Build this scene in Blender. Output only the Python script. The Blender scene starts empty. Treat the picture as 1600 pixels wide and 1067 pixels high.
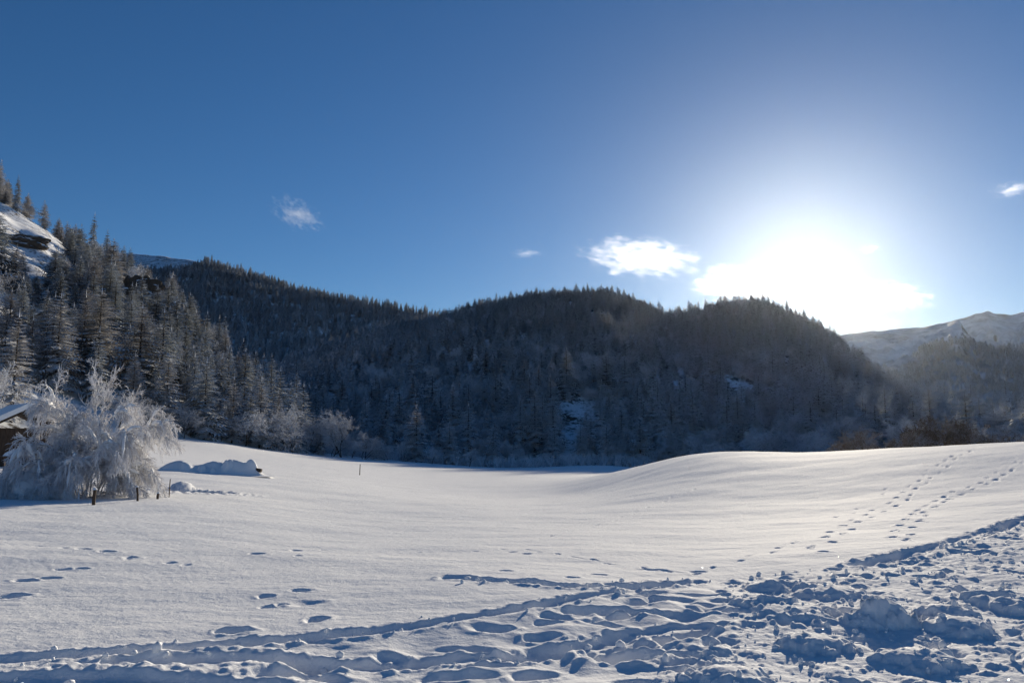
import bpy, math, random
import numpy as np
from mathutils import Vector, Matrix

R = math.radians
scene = bpy.context.scene
rng = np.random.default_rng(7)
random.seed(7)
COL = scene.collection

# ------------------------------------------------------------------ camera
F_PX, W_PX, H_PX = 1232.0, 1600.0, 1067.0          # focal length and frame in photo pixels
PITCH = R(7.24)
EYE = 1.7
cam_d = bpy.data.cameras.new('camera')
cam_d.sensor_width = 36.0
cam_d.lens = 36.0 * F_PX / W_PX
cam_d.clip_start = 0.1
cam_d.clip_end = 60000.0
cam = bpy.data.objects.new('camera', cam_d)
COL.objects.link(cam)
cam.location = (0, 0, EYE)
cam.rotation_euler = (math.pi / 2 + PITCH, 0, 0)
scene.camera = cam

# ------------------------------------------------------------------ sky, sun, exposure
SUN_PX = (1255, 398)
def pix_dir(x, y):
    cx, cy = (x - W_PX / 2) / F_PX, (H_PX / 2 - y) / F_PX
    d = Vector((cx, math.cos(PITCH) - cy * math.sin(PITCH), math.sin(PITCH) + cy * math.cos(PITCH)))
    return d.normalized()
def pix_az_el(x, y):
    d = pix_dir(x, y)
    return math.atan2(d.x, d.y), math.asin(d.z)
SUN_AZ, SUN_EL = pix_az_el(*SUN_PX)

world = bpy.data.worlds.new('World')
scene.world = world
world.use_nodes = True
wn = world.node_tree
wn.nodes.clear()
sky = wn.nodes.new('ShaderNodeTexSky')
sky.sky_type = 'NISHITA'
sky.sun_disc = False
sky.sun_elevation = SUN_EL
sky.sun_rotation = SUN_AZ
sky.altitude = 1400
sky.air_density = 1.0
sky.dust_density = 0.3
sky.ozone_density = 4.0
bg = wn.nodes.new('ShaderNodeBackground')
bg.inputs['Strength'].default_value = 0.064
wo = wn.nodes.new('ShaderNodeOutputWorld')
hs = wn.nodes.new('ShaderNodeHueSaturation')      # the whole sky a little richer, as the camera recorded it
hs.inputs['Saturation'].default_value = 1.14
hs.inputs['Hue'].default_value = 0.503
wn.links.new(sky.outputs[0], hs.inputs['Color'])
wn.links.new(hs.outputs[0], bg.inputs['Color'])
wn.links.new(bg.outputs[0], wo.inputs['Surface'])

sun_d = bpy.data.lights.new('sun', 'SUN')
sun_d.energy = 5.0
sun_d.angle = R(0.53)
sun_d.color = (1.0, 0.88, 0.69)
sun_o = bpy.data.objects.new('sun', sun_d)
COL.objects.link(sun_o)
sun_dir = Vector((math.sin(SUN_AZ) * math.cos(SUN_EL), math.cos(SUN_AZ) * math.cos(SUN_EL), math.sin(SUN_EL)))
sun_o.rotation_euler = sun_dir.to_track_quat('Z', 'Y').to_euler()

scene.view_settings.view_transform = 'Standard'
scene.view_settings.look = 'None'
scene.view_settings.gamma = 1.0
scene.view_settings.exposure = 0.40
scene.view_settings.use_curve_mapping = False
scene.cycles.use_denoising = True
scene.cycles.max_bounces = 8
scene.cycles.diffuse_bounces = 6
scene.cycles.volume_bounces = 0
scene.cycles.transparent_max_bounces = 8

# ------------------------------------------------------------------ numpy noise
_perm = np.random.default_rng(11).permutation(4096)
_perm = np.concatenate([_perm, _perm])
_ga = np.random.default_rng(12).uniform(0, 2 * np.pi, 4096)
_gx, _gy = np.cos(_ga), np.sin(_ga)
def perlin(x, y, seed=0):
    x = np.asarray(x, float) + 1000.37 + seed * 17.13
    y = np.asarray(y, float) + 2000.71 + seed * 31.7
    xi, yi = np.floor(x).astype(int), np.floor(y).astype(int)
    xf, yf = x - xi, y - yi
    u = xf * xf * xf * (xf * (xf * 6 - 15) + 10)
    v = yf * yf * yf * (yf * (yf * 6 - 15) + 10)
    def g(ix, iy, dx, dy):
        h = _perm[_perm[ix & 4095] + (iy & 4095)]
        return _gx[h] * dx + _gy[h] * dy
    a = g(xi, yi, xf, yf); b = g(xi + 1, yi, xf - 1, yf)
    c = g(xi, yi + 1, xf, yf - 1); d = g(xi + 1, yi + 1, xf - 1, yf - 1)
    return (a + u * (b - a)) * (1 - v) + (c + u * (d - c)) * v
def fbm(x, y, octv=4, seed=0, gain=0.5):
    s, a = 0.0, 1.0
    for i in range(octv):
        s = s + a * perlin(x * 2 ** i, y * 2 ** i, seed + i)
        a *= gain
    return s
def sstep(a, b, x):
    t = np.clip((x - a) / (b - a), 0, 1)
    return t * t * (3 - 2 * t)

# ------------------------------------------------------------------ helpers
def tag(o, label=None, cat=None, group=None, kind=None):
    if label: o['label'] = label
    if cat: o['category'] = cat
    if group: o['group'] = group
    if kind: o['kind'] = kind
    return o
def np_mesh(name, verts, faces, smooth=False):
    """faces: (n,3) or (n,4) int array"""
    me = bpy.data.meshes.new(name)
    verts = np.asarray(verts, np.float32); faces = np.asarray(faces, np.int32)
    k = faces.shape[1]
    me.vertices.add(len(verts)); me.vertices.foreach_set('co', verts.ravel())
    me.loops.add(faces.size); me.loops.foreach_set('vertex_index', faces.ravel())
    me.polygons.add(len(faces))
    me.polygons.foreach_set('loop_start', np.arange(0, faces.size, k, dtype=np.int32))
    me.polygons.foreach_set('use_smooth', np.full(len(faces), smooth, dtype=bool))
    me.update(calc_edges=True)
    return me
def link(name, me, mat=None, parent=None, loc=None):
    o = bpy.data.objects.new(name, me)
    COL.objects.link(o)
    if mat is not None and not me.materials: me.materials.append(mat)
    if parent is not None: o.parent = parent
    if loc is not None: o.location = loc
    return o
def empty(name, loc, rz=0.0, scale=1.0):
    o = bpy.data.objects.new(name, None)
    COL.objects.link(o)
    o.location = loc; o.rotation_euler = (0, 0, rz); o.scale = (scale,) * 3
    o.empty_display_size = 0.2
    return o
class MB:
    """collects triangles"""
    def __init__(s): s.v = []; s.f = []; s.n = 0
    def add(s, v, f):
        s.v.append(np.asarray(v, float)); s.f.append(np.asarray(f, int) + s.n); s.n += len(v)
    def tri(s, a, b, c): s.add([a, b, c], [[0, 1, 2]])
    def tube(s, pts, rad, n=3, cap=False):
        pts = np.asarray(pts, float); m = len(pts)
        t = np.gradient(pts, axis=0); t /= np.linalg.norm(t, axis=1)[:, None] + 1e-9
        up = np.array([0, 0, 1.0]) if abs(t[0][2]) < 0.9 else np.array([1.0, 0, 0])
        a = np.cross(t, up); a /= np.linalg.norm(a, axis=1)[:, None] + 1e-9
        b = np.cross(a, t)
        ang = np.arange(n) * 2 * np.pi / n
        rad = np.broadcast_to(np.asarray(rad, float), (m,))
        ring = pts[:, None] + rad[:, None, None] * (np.cos(ang)[None, :, None] * a[:, None] + np.sin(ang)[None, :, None] * b[:, None])
        v = ring.reshape(-1, 3)
        i = np.arange(m - 1)[:, None] * n; j = np.arange(n)[None]; j2 = (j + 1) % n
        p, q, r_, s_ = i + j, i + j2, i + n + j2, i + n + j
        f = np.concatenate([np.stack([p, q, r_], -1).reshape(-1, 3), np.stack([p, r_, s_], -1).reshape(-1, 3)])
        s.add(v, f)
        if cap:
            s.add(np.vstack([ring[-1], pts[-1:]]), [[k, (k + 1) % n, n] for k in range(n)])
            s.add(np.vstack([ring[0], pts[:1]]), [[(k + 1) % n, k, n] for k in range(n)])
    def box(s, c, size, rz=0.0, rot=None):
        x, y, z = np.array(size) / 2
        v = np.array([[sx * x, sy * y, sz * z] for sx in (-1, 1) for sy in (-1, 1) for sz in (-1, 1)])
        M = Matrix.Rotation(rz, 3, 'Z') if rot is None else rot
        v = v @ np.array(M).T + np.array(c)
        q = [(0, 1, 3, 2), (4, 6, 7, 5), (0, 4, 5, 1), (2, 3, 7, 6), (0, 2, 6, 4), (1, 5, 7, 3)]
        s.add(v, [t for a, b, c_, d in q for t in ((a, b, c_), (a, c_, d))])
    def mesh(s, name, smooth=False):
        return np_mesh(name, np.concatenate(s.v), np.concatenate(s.f), smooth)

# ------------------------------------------------------------------ materials
def mat_new(name):
    m = bpy.data.materials.new(name); m.use_nodes = True
    nt = m.node_tree; nt.nodes.clear()
    out = nt.nodes.new('ShaderNodeOutputMaterial')
    return m, nt, out
def N(nt, t, **kw):
    n = nt.nodes.new(t)
    for k, v in kw.items(): setattr(n, k, v)
    return n
def noise(nt, scale, detail=4, rough=0.55, coord='Object', vec=None):
    n = N(nt, 'ShaderNodeTexNoise'); n.inputs['Scale'].default_value = scale
    n.inputs['Detail'].default_value = detail; n.inputs['Roughness'].default_value = rough
    if vec is None:
        tc = N(nt, 'ShaderNodeTexCoord'); vec = tc.outputs[coord]
    nt.links.new(vec, n.inputs['Vector'])
    return n
def maprange(nt, src, a, b, c=0.0, d=1.0, smooth=True):
    n = N(nt, 'ShaderNodeMapRange'); n.interpolation_type = 'SMOOTHSTEP' if smooth else 'LINEAR'
    for i, v in zip((1, 2, 3, 4), (a, b, c, d)): n.inputs[i].default_value = v
    nt.links.new(src, n.inputs[0]); return n.outputs[0]
def math_n(nt, op, a, b=None):
    n = N(nt, 'ShaderNodeMath', operation=op)
    for i, v in enumerate((a, b)):
        if v is None: continue
        if isinstance(v, (int, float)): n.inputs[i].default_value = v
        else: nt.links.new(v, n.inputs[i])
    return n.outputs[0]
def mixc(nt, fac, a, b):
    n = N(nt, 'ShaderNodeMix', data_type='RGBA')
    nt.links.new(fac, n.inputs[0])
    for idx, v in ((6, a), (7, b)):
        if isinstance(v, tuple): n.inputs[idx].default_value = (*v, 1)
        else: nt.links.new(v, n.inputs[idx])
    return n.outputs[2]
def principled(nt, out, rough=0.7, spec=0.3):
    p = N(nt, 'ShaderNodeBsdfPrincipled')
    p.inputs['Roughness'].default_value = rough
    p.inputs['Specular IOR Level'].default_value = spec
    nt.links.new(p.outputs[0], out.inputs['Surface'])
    return p
SNOW = (0.86, 0.88, 0.91)

def snow_material():
    m, nt, out = mat_new('snow')
    p = principled(nt, out, 0.85, 0.03)
    big = noise(nt, 0.35, 3)
    c = mixc(nt, big.outputs[0], (0.85, 0.86, 0.875), (0.89, 0.895, 0.90))
    nt.links.new(c, p.inputs['Base Color'])
    g1 = noise(nt, 45.0, 3, 0.7); g2 = noise(nt, 9.0, 3, 0.6)
    h = math_n(nt, 'ADD', math_n(nt, 'MULTIPLY', g1.outputs[0], 0.007), math_n(nt, 'MULTIPLY', g2.outputs[0], 0.018))
    b = N(nt, 'ShaderNodeBump'); b.inputs['Strength'].default_value = 0.8; b.inputs['Distance'].default_value = 1.0
    nt.links.new(h, b.inputs['Height'])
    nt.links.new(b.outputs[0], p.inputs['Normal'])
    # loose ice crystals: a few tiny facets, each with a tilt of its own
    vo = N(nt, 'ShaderNodeTexVoronoi'); vo.inputs['Scale'].default_value = 38.0
    tc = N(nt, 'ShaderNodeTexCoord'); nt.links.new(tc.outputs['Object'], vo.inputs['Vector'])
    sep = N(nt, 'ShaderNodeSeparateColor'); nt.links.new(vo.outputs['Color'], sep.inputs[0])
    vm = N(nt, 'ShaderNodeVectorMath', operation='SUBTRACT'); nt.links.new(vo.outputs['Color'], vm.inputs[0])
    vm.inputs[1].default_value = (0.5, 0.5, 0.0)
    vn = N(nt, 'ShaderNodeVectorMath', operation='NORMALIZE'); nt.links.new(vm.outputs[0], vn.inputs[0])
    gl = N(nt, 'ShaderNodeBsdfGlossy'); gl.inputs['Roughness'].default_value = 0.12
    gl.inputs['Color'].default_value = (1, 1, 1, 1)
    nt.links.new(vn.outputs[0], gl.inputs['Normal'])
    near = maprange(nt, vo.outputs['Distance'], 0.11, 0.07)
    pick = math_n(nt, 'GREATER_THAN', sep.outputs[2], 0.88)
    fac = math_n(nt, 'MULTIPLY', near, math_n(nt, 'MULTIPLY', pick, 0.3))
    mx = N(nt, 'ShaderNodeMixShader')
    nt.links.new(fac, mx.inputs[0]); nt.links.new(p.outputs[0], mx.inputs[1]); nt.links.new(gl.outputs[0], mx.inputs[2])
    nt.links.new(mx.outputs[0], out.inputs['Surface'])
    return m

def dusted_material(name, dark, dark2, lo, hi, snow=SNOW, nscale=1.2, var=0.5, floor=0.0, glow=0.0):
    """dark needles, bark or rock with snow lying on what faces up"""
    m, nt, out = mat_new(name)
    p = principled(nt, out, 0.75, 0.2)
    ge = N(nt, 'ShaderNodeNewGeometry')
    sx = N(nt, 'ShaderNodeSeparateXYZ'); nt.links.new(ge.outputs['Normal'], sx.inputs[0])
    n1 = noise(nt, nscale, 4, 0.65)
    oi = N(nt, 'ShaderNodeObjectInfo')
    r = math_n(nt, 'MULTIPLY', math_n(nt, 'SUBTRACT', oi.outputs['Random'], 0.5), var)
    k = math_n(nt, 'ADD', math_n(nt, 'ADD', sx.outputs[2], math_n(nt, 'MULTIPLY', math_n(nt, 'SUBTRACT', n1.outputs[0], 0.5), 1.6)), r)
    fac = maprange(nt, k, lo, hi, floor, 1.0)
    d = mixc(nt, oi.outputs['Random'], dark, dark2)
    c = mixc(nt, fac, d, snow)
    nt.links.new(c, p.inputs['Base Color'])
    if glow:                                       # rime and thin snow let light through
        tr = N(nt, 'ShaderNodeBsdfTranslucent'); nt.links.new(c, tr.inputs['Color'])
        mx = N(nt, 'ShaderNodeMixShader'); mx.inputs[0].default_value = glow
        nt.links.new(p.outputs[0], mx.inputs[1]); nt.links.new(tr.outputs[0], mx.inputs[2])
        nt.links.new(mx.outputs[0], out.inputs['Surface'])
    return m

def slope_material(name, brush, rock, treeless=0.5, k=1.0, soft=0.14):
    """snowed hillside: snow with brush showing through, rock where it is steep"""
    m, nt, out = mat_new(name)
    p = principled(nt, out, 0.8, 0.15)
    ge = N(nt, 'ShaderNodeNewGeometry')
    sx = N(nt, 'ShaderNodeSeparateXYZ'); nt.links.new(ge.outputs['Normal'], sx.inputs[0])
    n1 = noise(nt, 0.12 * k, 5, 0.7); n2 = noise(nt, 0.9 * k, 4, 0.7)
    s = math_n(nt, 'ADD', math_n(nt, 'MULTIPLY', n1.outputs[0], 0.6), math_n(nt, 'MULTIPLY', n2.outputs[0], 0.6))
    fb = maprange(nt, s, treeless, treeless + soft)
    c = mixc(nt, fb, SNOW, brush)
    fr = maprange(nt, math_n(nt, 'ADD', sx.outputs[2], math_n(nt, 'MULTIPLY', n2.outputs[0], 0.3)), 0.86, 0.74)
    nt.links.new(mixc(nt, fr, c, rock), p.inputs['Base Color'])
    return m

def plain_material(name, c1, c2, scale=6.0, rough=0.8, stretch=None):
    m, nt, out = mat_new(name)
    p = principled(nt, out, rough, 0.2)
    tc = N(nt, 'ShaderNodeTexCoord'); mp = N(nt, 'ShaderNodeMapping')
    if stretch: mp.inputs['Scale'].default_value = stretch
    nt.links.new(tc.outputs['Object'], mp.inputs[0])
    n1 = noise(nt, scale, 4, 0.6, vec=mp.outputs[0])
    nt.links.new(mixc(nt, maprange(nt, n1.outputs[0], 0.3, 0.7), c1, c2), p.inputs['Base Color'])
    b = N(nt, 'ShaderNodeBump'); b.inputs['Strength'].default_value = 0.4; b.inputs['Distance'].default_value = 0.02
    nt.links.new(n1.outputs[0], b.inputs['Height']); nt.links.new(b.outputs[0], p.inputs['Normal'])
    return m

M_SNOW = snow_material()
M_SPRUCE = dusted_material('spruce_needles', (0.016, 0.024, 0.019), (0.032, 0.036, 0.026), -0.9, 0.2, (0.80, 0.84, 0.90), floor=0.20)
M_LARCH = dusted_material('larch_twigs', (0.075, 0.052, 0.034), (0.10, 0.075, 0.052), -0.9, 0.2, (0.78, 0.80, 0.84), floor=0.25)
M_BARK = dusted_material('bark', (0.05, 0.038, 0.030), (0.075, 0.06, 0.05), 0.35, 0.9, nscale=3.0)
M_RIME = dusted_material('rimed_twigs', (0.22, 0.15, 0.10), (0.28, 0.20, 0.14), -0.75, 0.15, (0.84, 0.85, 0.88), nscale=5.0, var=0.3, floor=0.4, glow=0.3)
M_GREYTREE = dusted_material('frosted_branches', (0.10, 0.075, 0.055), (0.15, 0.11, 0.08), -0.9, 0.2, (0.80, 0.82, 0.86), nscale=2.0, floor=0.3, glow=0.25)
M_BROWNTREE = dusted_material('bare_brown_branches', (0.13, 0.092, 0.06), (0.16, 0.115, 0.075), 0.0, 1.2, (0.7, 0.68, 0.66), nscale=2.0)
M_ROCK = dusted_material('rock', (0.065, 0.050, 0.038), (0.09, 0.072, 0.058), 0.50, 0.85, nscale=0.45, var=0.2)
M_WOOD = plain_material('weathered_wood', (0.045, 0.030, 0.022), (0.10, 0.07, 0.05), 5.0, 0.8, (6, 6, 0.6))
M_PLASTER = plain_material('pale_plaster', (0.42, 0.40, 0.37), (0.50, 0.48, 0.45), 3.0)
M_GLASS = plain_material('window_glass', (0.02, 0.025, 0.03), (0.03, 0.035, 0.04), 2.0, 0.1)
M_REDWOOD = plain_material('red_brown_shutter', (0.14, 0.035, 0.025), (0.18, 0.05, 0.035), 8.0)
M_SLOPE = slope_material('wooded_slope', (0.07, 0.055, 0.042), (0.075, 0.06, 0.05), 0.56)
M_SLOPE_OPEN = slope_material('rocky_slope', (0.09, 0.07, 0.055), (0.07, 0.055, 0.045), 0.60)
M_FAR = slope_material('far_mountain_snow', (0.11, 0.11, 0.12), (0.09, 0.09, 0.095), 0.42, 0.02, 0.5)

# ------------------------------------------------------------------ where things are
def at_dist(x, y, r):
    d = pix_dir(x, y); k = r / math.hypot(d.x, d.y)
    return Vector((d.x * k, d.y * k, EYE + d.z * k))
def on_plane(x, y, z=0.0):
    d = pix_dir(x, y); k = (z - EYE) / d.z
    return Vector((d.x * k, d.y * k, z))
def project(P):
    P = np.asarray(P, float); x, y, z = P[..., 0], P[..., 1], P[..., 2] - EYE
    dep = y * math.cos(PITCH) + z * math.sin(PITCH); up = -y * math.sin(PITCH) + z * math.cos(PITCH)
    dep = np.maximum(dep, 1e-3)
    return W_PX / 2 + F_PX * x / dep, H_PX / 2 - F_PX * up / dep

# field surface: thin-plate spline over (azimuth, log distance) through points read off the photo
ctrl = []
for a in (-60, -40, -20, 0, 20, 40, 60):
    for r_ in (2.0, 6.0, 11.0):
        ctrl.append((R(a), r_, 0.0))
def cp(x, y, r_):
    p = at_dist(x, y, r_); ctrl.append((math.atan2(p.x, p.y), r_, p.z))
for c in [(-250, 782, 24), (0, 781, 24), (130, 776, 25.5), (300, 778, 25), (500, 800, 23), (0, 728, 44), (-250, 728, 44),
          (200, 745, 38), (330, 738, 46), (500, 748, 50), (250, 690, 108), (300, 685, 120), (400, 700, 128), (500, 712, 138),
          (650, 722, 148), (800, 731, 155), (950, 727, 158), (620, 757, 55), (700, 746, 80), (850, 744, 85), (500, 727, 85),
          (900, 770, 42), (750, 785, 32), (1000, 730, 56), (1060, 713, 48), (1130, 706, 44), (1250, 708, 43), (1400, 700, 42),
          (1600, 690, 42), (1850, 675, 42), (1100, 760, 30), (1250, 770, 27), (1400, 760, 27), (1600, 745, 28),
          (1300, 840, 15.5), (1600, 800, 19)]:
    cp(*c)
for x, z70, z160 in ((1130, -1.2, -5.0), (1300, -0.8, -4.5), (1450, -0.4, -4.0), (1600, 0.0, -3.5), (1850, 0.4, -3)):
    a, _ = pix_az_el(x, 690); ctrl += [(a, 75.0, z70), (a, 160.0, z160)]
for a, z in ((-60, 8), (-33, 6), (-20, 2.5), (-5, -5), (10, -6), (25, -6), (45, -5), (60, -4)):
    ctrl.append((R(a), 260.0, z)); ctrl.append((R(a), 900.0, -8.0)); ctrl.append((R(a), 6000.0, -10.0))
ctrl = np.array(ctrl)
def _uv(a, r): return np.stack([np.asarray(a) / R(16), np.log(np.asarray(r)) * 1.6], -1)
def _tps(d2): return 0.5 * d2 * np.log(d2 + 1e-12)
_cu = _uv(ctrl[:, 0], ctrl[:, 1])
_K = _tps(((_cu[:, None] - _cu[None]) ** 2).sum(-1)) + np.eye(len(ctrl)) * 0.004
_P = np.hstack([np.ones((len(ctrl), 1)), _cu])
_sol = np.linalg.solve(np.block([[_K, _P], [_P.T, np.zeros((3, 3))]]), np.concatenate([ctrl[:, 2], np.zeros(3)]))
def field_ar(a, r):
    a = np.clip(np.asarray(a, float), R(-60), R(60)); r = np.clip(np.asarray(r, float), 2.0, 6000.0)
    sh = np.broadcast(a, r).shape
    u = _uv(np.broadcast_to(a, sh).ravel(), np.broadcast_to(r, sh).ravel())
    z = np.empty(len(u))
    for i in range(0, len(u), 60000):
        q = u[i:i + 60000]
        z[i:i + 60000] = _tps(((q[:, None] - _cu[None]) ** 2).sum(-1)) @ _sol[:-3] + _sol[-3] + q @ _sol[-2:]
    return z.reshape(sh)
def field_xy(x, y): return field_ar(np.arctan2(x, y), np.hypot(x, y))
def ground_hit(x, y):
    """where the line of sight through a photo pixel meets the field"""
    d = pix_dir(x, y); h = math.hypot(d.x, d.y)
    rr = np.geomspace(4, 220, 900)
    z = field_ar(math.atan2(d.x, d.y), rr) - (EYE + d.z / h * rr)
    k = np.argmax(z > 0)
    r_ = rr[k] if z[k] > 0 else 150.0
    return Vector((d.x / h * r_, d.y / h * r_, float(field_ar(math.atan2(d.x, d.y), r_))))

# ------------------------------------------------------------------ the snow field
az_in = np.linspace(R(-39), R(39), 900)
az_out = R(39) + (np.geomspace(1, 30, 40) - 1) / 29 * R(141)
AZ = np.concatenate([-az_out[:0:-1], az_in, az_out[1:]])
rows = [3.2]
while rows[-1] < 6000:
    r_ = rows[-1]
    k = 1.0036 if r_ < 16 else (1.0036 + (r_ - 16) / 34 * 0.012 if r_ < 50 else (1.016 if r_ < 180 else 1.07))
    rows.append(r_ * k)
RR = np.array(rows)
A2, R2 = np.meshgrid(AZ, RR)
X2, Y2 = R2 * np.sin(A2), R2 * np.cos(A2)
Z2 = field_ar(A2, R2)
# wind-laid unevenness
Z2 += 0.05 * fbm(X2 * 0.22, Y2 * 0.35, 3, 5) * sstep(3, 9, R2) * sstep(2500, 300, R2)
Z2 += 0.002 * fbm(X2 * 2.2 + 0.6 * Y2, Y2 * 6.0, 3, 25) * sstep(60, 20, R2)
Z2 += 0.010 * fbm(X2 * 1.3, Y2 * 2.2, 3, 15) * sstep(80, 25, R2)
near_rows = int(np.searchsorted(RR, 70))

def window(x, y, rad):
    a, r_ = math.atan2(x, y), math.hypot(x, y)
    da = rad / max(r_ - rad, 1.0)
    i0, i1 = np.searchsorted(RR, [r_ - rad, r_ + rad]); j0, j1 = np.searchsorted(AZ, [a - da, a + da])
    return slice(max(i0 - 1, 0), i1 + 1), slice(max(j0 - 1, 0), j1 + 1)
def pit(x, y, ang, L, Wd, depth, rim=0.25, rough=0.45):
    w = window(x, y, max(L, Wd) * 1.9)
    dx, dy = X2[w] - x, Y2[w] - y
    u = (dx * math.cos(ang) + dy * math.sin(ang)) / L; v = (-dx * math.sin(ang) + dy * math.cos(ang)) / Wd
    d = np.sqrt(u * u + v * v) + rough * perlin(X2[w] * 7, Y2[w] * 7, 3)
    Z2[w] += -depth * sstep(1.1, 0.25, d) + 0.5 * depth * rim * np.exp(-((d - 1.2) / 0.3) ** 2) * (1 + 1.5 * perlin(X2[w] * 9, Y2[w] * 9, 6))
def lump(x, y, rad, hgt, sq=0.8):
    w = window(x, y, rad * 1.3)
    dx, dy = X2[w] - x, Y2[w] - y
    d = np.hypot(dx, dy) / rad * (1 + 0.45 * perlin(X2[w] * 1.6 / rad + x, Y2[w] * 1.6 / rad, 9) + 0.35 * perlin(X2[w] * 4.5 / rad, Y2[w] * 4.5 / rad + x, 19))
    Z2[w] += hgt * np.clip(1 - d * d, 0, 1) ** sq

def ground_line(pix):
    return np.array([tuple(ground_hit(*p))[:2] for p in pix])
def seg_dist(pl, x, y):
    best = np.full(x.shape, 1e9)
    for (ax, ay), (bx, by) in zip(pl[:-1], pl[1:]):
        dx, dy = bx - ax, by - ay; L2 = dx * dx + dy * dy + 1e-9
        t = np.clip(((x - ax) * dx + (y - ay) * dy) / L2, 0, 1)
        best = np.minimum(best, np.hypot(x - ax - t * dx, y - ay - t * dy))
    return best
def inside(poly, x, y):
    r_ = np.zeros(x.shape, bool); n = len(poly)
    for i in range(n):
        x1, y1 = poly[i]; x2, y2 = poly[(i + 1) % n]
        c = ((y1 > y) != (y2 > y)) & (x < (x2 - x1) * (y - y1) / (y2 - y1 + 1e-12) + x1)
        r_ ^= c
    return r_
nr = slice(0, int(np.searchsorted(RR, 32))); ci = slice(int(np.searchsorted(AZ, R(-48))), int(np.searchsorted(AZ, R(48))))
xn, yn = X2[nr, ci], Y2[nr, ci]
# trenches ploughed by feet and sledges
def trench(pix, half, depth, rimh, seed):
    pl = ground_line(pix)
    jx = xn + 0.07 * perlin(xn * 1.7, yn * 1.7, seed); jy = yn + 0.07 * perlin(xn * 1.7, yn * 1.7, seed + 1)
    d = seg_dist(pl, jx, jy)
    d = d * (1 + 0.35 * perlin(xn * 3.1, yn * 3.1, seed + 2))
    crumb = np.clip(0.5 + 1.6 * fbm(xn * 6, yn * 6, 3, seed + 3), 0, 2)
    dz = -depth * sstep(half * 1.25, half * 0.7, d) * (1 + 0.5 * perlin(xn * 2, yn * 2, seed + 4))
    dz += rimh * crumb * np.exp(-((d - half * 1.6) / (half * 0.55)) ** 2)
    Z2[nr, ci] += dz * (0.25 + 0.25 * sstep(-0.3, 0.3, perlin(xn * 0.6, yn * 0.6, seed + 7)))
    return pl
TR = [trench([(-60, 1034), (60, 1027), (200, 1020), (400, 1003), (480, 996), (600, 985), (720, 966), (860, 946), (960, 928), (1010, 918), (1090, 905)], 0.10, 0.13, 0.05, 20),
      trench([(705, 904), (800, 910), (880, 918), (960, 918), (1060, 908)], 0.12, 0.12, 0.06, 30),
      trench([(180, 1034), (380, 1026), (560, 1032), (700, 1026), (860, 1014), (930, 998), (1000, 984), (1100, 978)], 0.12, 0.12, 0.05, 40),
      trench([(1345, 882), (1420, 868), (1500, 846), (1560, 826), (1640, 796)], 0.16, 0.15, 0.07, 50),
      trench([(-40, 1062), (120, 1060), (300, 1066), (420, 1072)], 0.16, 0.10, 0.05, 60)]
# trampled ground
heavy = ground_line([(1640, 792), (1560, 822), (1480, 850), (1350, 884), (1230, 892), (1130, 898), (1110, 925), (1150, 960), (1060, 1010), (960, 1075)])
heavy = np.vstack([heavy, [[1.5, 4.0], [5.0, 3.4], [14.0, 9.0]]])
sd = seg_dist(np.vstack([heavy, heavy[:1]]), xn, yn) * np.where(inside(heavy, xn, yn), 1, -1)
hm = sstep(-0.15, 0.5, sd + 0.35 * perlin(xn * 1.1, yn * 1.1, 70))
light = ground_line([(420, 1012), (700, 985), (900, 950), (1060, 915), (1150, 900), (1150, 1075), (420, 1085)])
sl = seg_dist(np.vstack([light, light[:1]]), xn, yn) * np.where(inside(light, xn, yn), 1, -1)
lm = sstep(-0.3, 0.6, sl) * (1 - hm)
ch = -0.06 + 0.07 * fbm(xn * 0.9, yn * 0.9, 2, 71) + 0.055 * (np.abs(perlin(xn * 1.9, yn * 1.9, 73)) * 2 - 0.35) + 0.032 * (np.abs(perlin(xn * 4.3, yn * 4.3, 75)) * 2 - 0.3) \
     + 0.022 * np.abs(perlin(xn * 9, yn * 9, 77)) + 0.009 * perlin(xn * 20, yn * 20, 78)
patch = 0.3 + 0.7 * sstep(-0.25, 0.3, perlin(xn * 0.8, yn * 0.8, 79))
fine_ = 0.014 * np.abs(perlin(xn * 13, yn * 13, 82)) + 0.007 * perlin(xn * 27, yn * 27, 83)
Z2[nr, ci] += hm * (0.30 * ch * patch + 0.7 * fine_) + lm * (0.06 * fbm(xn * 1.6, yn * 1.6, 2, 81) - 0.03)
def rand_in(poly, n):
    lo, hi = poly.min(0), poly.max(0); out = []
    while len(out) < n:
        p = rng.uniform(lo, hi, (n * 3, 2)); rr_ = np.hypot(p[:, 0], p[:, 1])
        out += list(p[inside(poly, p[:, 0], p[:, 1]) & (rr_ > 4.5) & (rr_ < 30)])
    return out[:n]
for p in rand_in(heavy, 200):
    pit(p[0], p[1], rng.uniform(0, 3.14), rng.uniform(0.12, 0.2), rng.uniform(0.07, 0.11), rng.uniform(0.025, 0.06), 0.25, 0.5)
for p in rand_in(light, 40):
    pit(p[0], p[1], rng.uniform(-0.6, 0.6), rng.uniform(0.16, 0.42), rng.uniform(0.08, 0.16), rng.uniform(0.03, 0.07), 0.25, 0.25)
for p in rand_in(heavy, 1500):
    s_ = 0.03 + 0.11 * rng.random() ** 3.5
    lump(p[0], p[1], s_, s_ * rng.uniform(0.10, 0.26), 0.8)
for p in rand_in(heavy, 3500):
    s_ = rng.uniform(0.018, 0.05); lump(p[0], p[1], s_, s_ * rng.uniform(0.2, 0.5), 0.7)
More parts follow.
